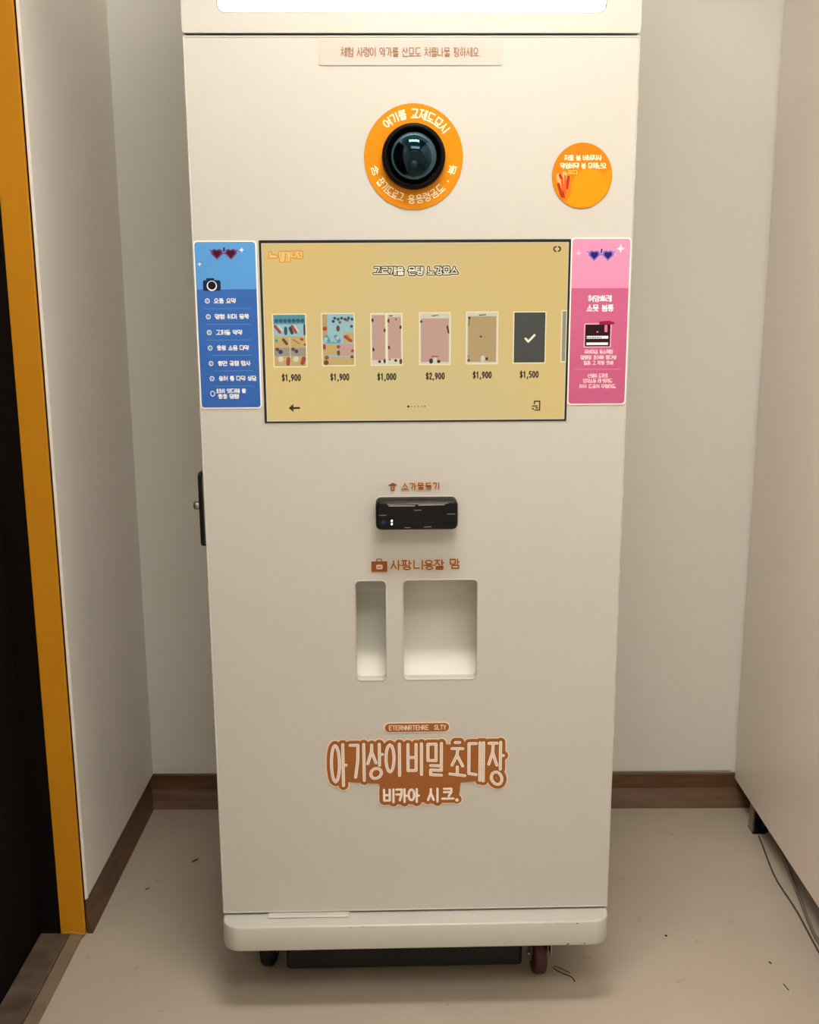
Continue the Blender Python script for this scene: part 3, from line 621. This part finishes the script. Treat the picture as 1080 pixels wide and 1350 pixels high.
def t1(R, B, S):
    R(0, 1, 0, 1, SAND); R(0, 1, .82, 1, TEAL, Y3); R(0, 1, .58, .82, SKY, Y3); R(0, 1, .2, .36, GREY, Y3)
    for k in range(7): B(.1+k*.135, .885, .065, DTEAL)
    S(.05, .78, .2, .66, .09, RDD); S(.58, .78, .7, .66, .09, RDD); S(.18, .78, .28, .70, .05, PALE); S(.66, .79, .78, .68, .05, PALE)
    S(.38, .74, .38, .64, .10, DTEAL); S(.52, .74, .58, .65, .10, NVY); S(.97, .8, .97, .62, .06, NVY)
    S(.505, .56, .505, 0.02, .02, PALE); S(.3, .52, .4, .44, .09, BRN); S(.86, .53, .90, .52, .08, RDD); S(.6, .52, .8, .44, .04, ORG)
    B(.1, .33, .06, BRN); B(.2, .28, .07, NVY); B(.6, .33, .06, BRN); B(.7, .29, .06, NVY); B(.2, .14, .09, PALE); B(.68, .14, .09, PALE)
    S(.45, .14, .43, .05, .13, RDD); S(.93, .15, .88, .06, .13, RDD); B(.08, .5, .05, TEAL); B(.97, .42, .04, RDD)
def t2(R, B, S):
    R(0, 1, 0, 1, SKY); R(0, 1, 0, .16, SAND, Y3); R(0, .45, .2, .42, SAND, Y3); R(.5, 1, .18, .42, MAUV, Y3); R(.66, 1, .44, .64, SAND, Y3); R(0, .16, .5, 1, TAN, Y3)
    for k in range(6): B(.40+k*.11, .92-(k % 2)*.02, .05, DTEAL)
    B(.35, .86, .05, NVY); B(.56, .84, .05, RDD); B(.8, .88, .05, RDD); B(.08, .72, .07, RDD); B(.5, .72, .06, BRN, rz=.1); B(.93, .76, .05, BRN)
    S(.12, .56, .2, .48, .10, TEAL); S(.42, .56, .52, .48, .12, TEAL); B(.12, .52, .05, PALE); B(.47, .53, .06, PALE); S(.72, .56, .9, .48, .10, RDD); S(.8, .58, .84, .5, .05, ORG)
    B(.05, .36, .05, RDD, rz=.1); B(.5, .36, .06, RDD); B(.5, .24, .05, BRN, rz=.09); B(.95, .28, .05, RDD); B(.93, .16, .05, BRN); B(.12, .15, .07, RDD); B(.1, .05, .08, BRN); S(.1, .44, .55, .44, .03, TEAL)
def t3(R, B, S):
    R(0, .47, 0, 1, PALE); R(.53, 1, 0, 1, PALE); R(.02, .45, .09, .98, MAUV, Y3); R(.55, .98, .12, .94, MAUV, Y3)
    for a, c in ((.04, .88), (.44, .68), (.06, .3), (.57, .87), (.97, .74), (.58, .34)): B(a, c, .035, DRK, rz=.065)
    B(.26, .06, .05, DRK); B(.43, .07, .04, NVY, rz=.08); B(.8, .08, .05, DRK); B(.97, .06, .05, BRN, rz=.1); S(.6, .965, .7, .965, .03, DRK); B(.82, .9, .03, BRN); B(.6, .1, .03, BRN)
def t4(R, B, S):
    R(0, 1, 0, 1, PALE); R(.03, .97, .04, .9, MAUV, Y3); S(.4, .95, .6, .96, .03, BRN); B(.04, .84, .04, DRK); S(.92, .74, .96, .62, .06, DRK)
    B(.37, .06, .07, DRK, rz=.09); B(.63, .05, .06, DRK); B(.5, .08, .07, PALE, rz=.09); S(.4, .15, .6, .15, .03, BRN)
def t5(R, B, S):
    R(0, 1, 0, 1, PALE); R(.03, .97, .03, .93, TAN, Y3); S(.4, .95, .62, .96, .03, DRK); B(.07, .9, .04, DRK); S(.08, .88, .05, .74, .025, BRN); B(.46, .53, .04, BRN); B(.6, .52, .015, BRN)
    B(.06, .14, .05, GREY); B(.06, .06, .05, BRN); B(.53, .09, .08, PALE, rz=.11); B(.66, .09, .05, DRK); S(.06, .05, .95, .05, .015, GREY)
def t6(R, B, S):
    R(0, 1, 0, 1, glow('t_black', 40, 42, 40, .85)); R(.025, .975, .015, .985, SLATE, Y3)
    S(.37, .48, .46, .42, .07, CRM); S(.46, .42, .66, .55, .07, CRM, Y4-5e-6)
def t7(R, B, S): R(0, 1, 0, 1, GREY)
for a in ((-.2200, -.1705, 1.1350, 1.2144, t1), (-.1440, -.0952, 1.1363, 1.2150, t2), (-.0676, -.0207, 1.1366, 1.2146, t3), (.0084, .0547, 1.1370, 1.2154, t4), (.0820, .1291, 1.1376, 1.2160, t5), (.1560, .2045, 1.1384, 1.2158, t6), (.2315, .2372, 1.1400, 1.2175, t7)):
    thumb(*a)

# card reader
BRT = flat('burnt_orange_ink', 140, 82, 42); HALO = flat('peach_halo', 226, 198, 166)
cr = empty('card_reader', (0, 0, 0), 0, K)
mb = MB(); R = rrect(-.0640, .0668, .8770, .9246, .0085)
def rg(i_, y): return [(x, y, z) for x, z in inset(R, i_)]
mb.grid([rg(0, -.0001), rg(0, -.030), rg(.0015, -.0335), rg(.004, -.035)], BLACK, cap1=True); mb.build('housing', cr)
mb = MB(); mb.holed(rrect(-.0652, .0680, .8758, .9258, .0095), [rrect(-.0640, .0668, .8770, .9246, .0085)], -.0016, -.0001, flat('reader_rim', 214, 212, 205)); mb.build('rim', cr)
yf = -.0353; GRY = mat('reader_silver', rgb(150, 146, 140), .25, .7)
mb = MB(); mb.strokes([[(-.045, .9195), (.050, .9205)]], .0018, yf, GRY); mb.strokes([[(-.0430, .9170), (-.002, .9168)], [(.004, .9178), (.045, .9182)]], .0012, yf-.0001, flat('reader_light_grey', 190, 186, 178)); mb.build('card_slot', cr)
mb = MB(); mb.strokes([[(-.0585, .9020), (-.0475, .9020)], [(.0500, .9030), (.0620, .9030)], [(-.0025, .9095), (.0080, .9098)]], .0014, yf, flat('reader_grey', 120, 120, 116)); mb.strokes([[(-.0180, .8815), (-.009, .8815)], [(.0125, .8822), (.0235, .8825)]], .0014, yf, GRY)
mb.strokes([[(-.0600, .8895), (.0620, .8905)]], .0006, yf, flat('reader_seam', 44, 44, 48)); mb.build('marking', cr)
mb = MB(); mb.strokes([[(-.0385, .8925), (-.0385, .8930)], [(-.0387, .8873), (-.0385, .8878)]], .0032, yf, mat('led_white', (.8, .9, 1, 1), .4, emit=1.6, ecol=(.85, .9, 1, 1))); mb.plate(circ(-.0515, .8905, .0035, 12), yf, mat('led_blue', rgb(12, 16, 60), .4, emit=.06, ecol=(.05, .08, .9, 1))); mb.build('status_light', cr)
# labels above the reader and the trays
def label(name, polys, wd, halo=True, extra=None):
    mb = MB()
    if halo: mb.strokes(polys, wd+.0022, -.0003, HALO)
    mb.strokes(polys, wd, -.0006, BRT)
    if extra: extra(mb)
    return mb.build(name, K)
def hat(mb):
    mb.plate([(-.0445, .9436), (-.0360, .9478), (-.0290, .9440), (-.0315, .9428), (-.0415, .9426)], -.0006, BRT); mb.plate(rrect(-.0395, -.0335, .9345, .9432, .001), -.0006, BRT)
    mb.plate(rrect(-.0383, -.0347, .9400, .9412, .0003), -.0008, HALO); mb.plate(rrect(-.0378, -.0352, .9365, .9382, .0003), -.0008, HALO)
label('reader_lettering', text('소가물동기', .0085, .9417, .0600, .0098, .28), .0017, extra=hat)
def bag(mb):
    mb.plate(rrect(-.0735, -.0455, .7985, .8185, .002), -.00032, HALO); mb.plate(rrect(-.0725, -.0465, .7995, .8175, .0015), -.0006, BRT)
    mb.strokes([[(-.0640, .8180), (-.0632, .8212), (-.0560, .8212), (-.0552, .8180)]], .0016, -.0006, BRT); mb.plate(rrect(-.0645, -.0540, .8040, .8118, .002), -.0008, HALO)
    mb.strokes([[(-.0622, .8065), (-.0603, .8085), (-.0590, .8070), (-.0565, .8085)]], .0011, -.0010, BRT)
label('tray_lettering', text('사팡', -.0240, .8105, .0330, .0150, .16)+text('니용잘', .0215, .8105, .0490, .0150, .12)+text('맘', .0640, .8120, .0150, .0150), .0021, extra=bag)

# logo low on the door
BR = flat('brown_logo', 158, 98, 48); CRL = flat('logo_cream', 240, 218, 194); WHT = flat('logo_white', 244, 236, 226); TN = flat('logo_inner_tan', 208, 176, 150)
lg_ = empty('logo_sticker', (0, 0, 0), 0, K)
zt = .4955
def arch(u):                                      # lower edge of the first row, higher in the middle
    return .4520-.0165*0-.0*u
def lw_(x, z): return (x, z)
GW = [('아', -.1325), ('기', -.1000), ('상', -.0705), ('이', -.0395), ('비', -.0020), ('밀', .0320), ('초', .0700), ('대', .1020), ('장', .1360)]
top = []
for ch, gx in GW:
    wd = .0255
    for p in hangul(ch):
        q = []
        for a, b in p:
            x = gx-wd/2+a*wd; u = (x-.003)/.145; zb_ = .4400-.0235*u*u; q.append((x, zb_+(zt-zb_)*b))
        top.append(q)
low = text('비카아', -.0260, .4010, .0600, .0235, .18)+text('시', .0285, .4010, .0180, .0235)+text('크', .0540, .4020, .0190, .0220)+[[(.0695, .3930), (.0697, .3930)]]
alls = top+low
mb = MB(); fill = [(-.120, .428), (-.064, .424), (-.060, .388), (.072, .388), (.076, .424), (.130, .428), (.138, .4945), (-.128, .4945)]
mb.strokes(alls, .0205, -.0003, CRL, 8); mb.plate(fill, -.00047, CRL)
mb.build('cream_border', lg_)
mb = MB(); mb.strokes(alls, .0165, -.0006, BR, 8); mb.plate(fill, -.00078, BR); mb.build('brown_backing', lg_)
mb = MB(); mb.strokes(top, .0052, -.0011, WHT, 6); mb.strokes(low, .0040, -.0011, WHT); mb.strokes(top, .0010, -.0014, TN, 3); mb.strokes([[(.0695, .3915), (.0697, .3915)]], .0060, -.0014, WHT, 8); mb.build('lettering', lg_)
pi_ = MB(); pi_.plate(rrect(-.0545, .0570, .5168, .5348, .008), -.0003, CRL, .001); pi_.plate(rrect(-.0530, .0555, .5182, .5334, .0070), -.0005, BR); po = pi_.build('pill_badge', lg_)
mb = MB(); mb.strokes(text('ETERNNRTEHRE', -.0125, .5258, .066, .0078, .25), .0013, -.0008, CRL); mb.strokes(text('SLTY', .0405, .5258, .0190, .0078, .25), .0013, -.0008, CRL); mb.build('badge_lettering', lg_)

# labels of parts that look different from the rest of the kiosk
PART_LABELS = {'blue_menu_card': 'blue card with a numbered list in white', 'pink_notice_card': 'pink card with white writing and a small reader picture',
    'round_sticker': 'small round amber sticker with two lines of writing', 'ring_sticker': 'orange ring sticker around the camera', 'notice_strip': 'pale strip with one line of tan writing',
    'camera_bezel': 'thick black ring of the camera', 'glass_dome': 'dark bluish glass dome', 'bezel': 'thin black screen frame', 'underside_shade': 'black block added for the dark shade under the kiosk',
    'light_panel': 'glowing white light panel'}
for o in bpy.data.objects:
    if o.parent and o.name.split('.')[0] in PART_LABELS: o['label'] = PART_LABELS[o.name.split('.')[0]]
for i, o in enumerate([o for o in bpy.data.objects if o.name.split('.')[0] == 'thumbnail']):
    o['label'] = ['photo frame with teal beach pattern', 'photo frame with pale blue beach pattern', 'pink frame split in two strips', 'plain pink frame', 'plain tan frame', 'dark grey tile with a white tick', 'grey tile cut off by the screen edge'][i]
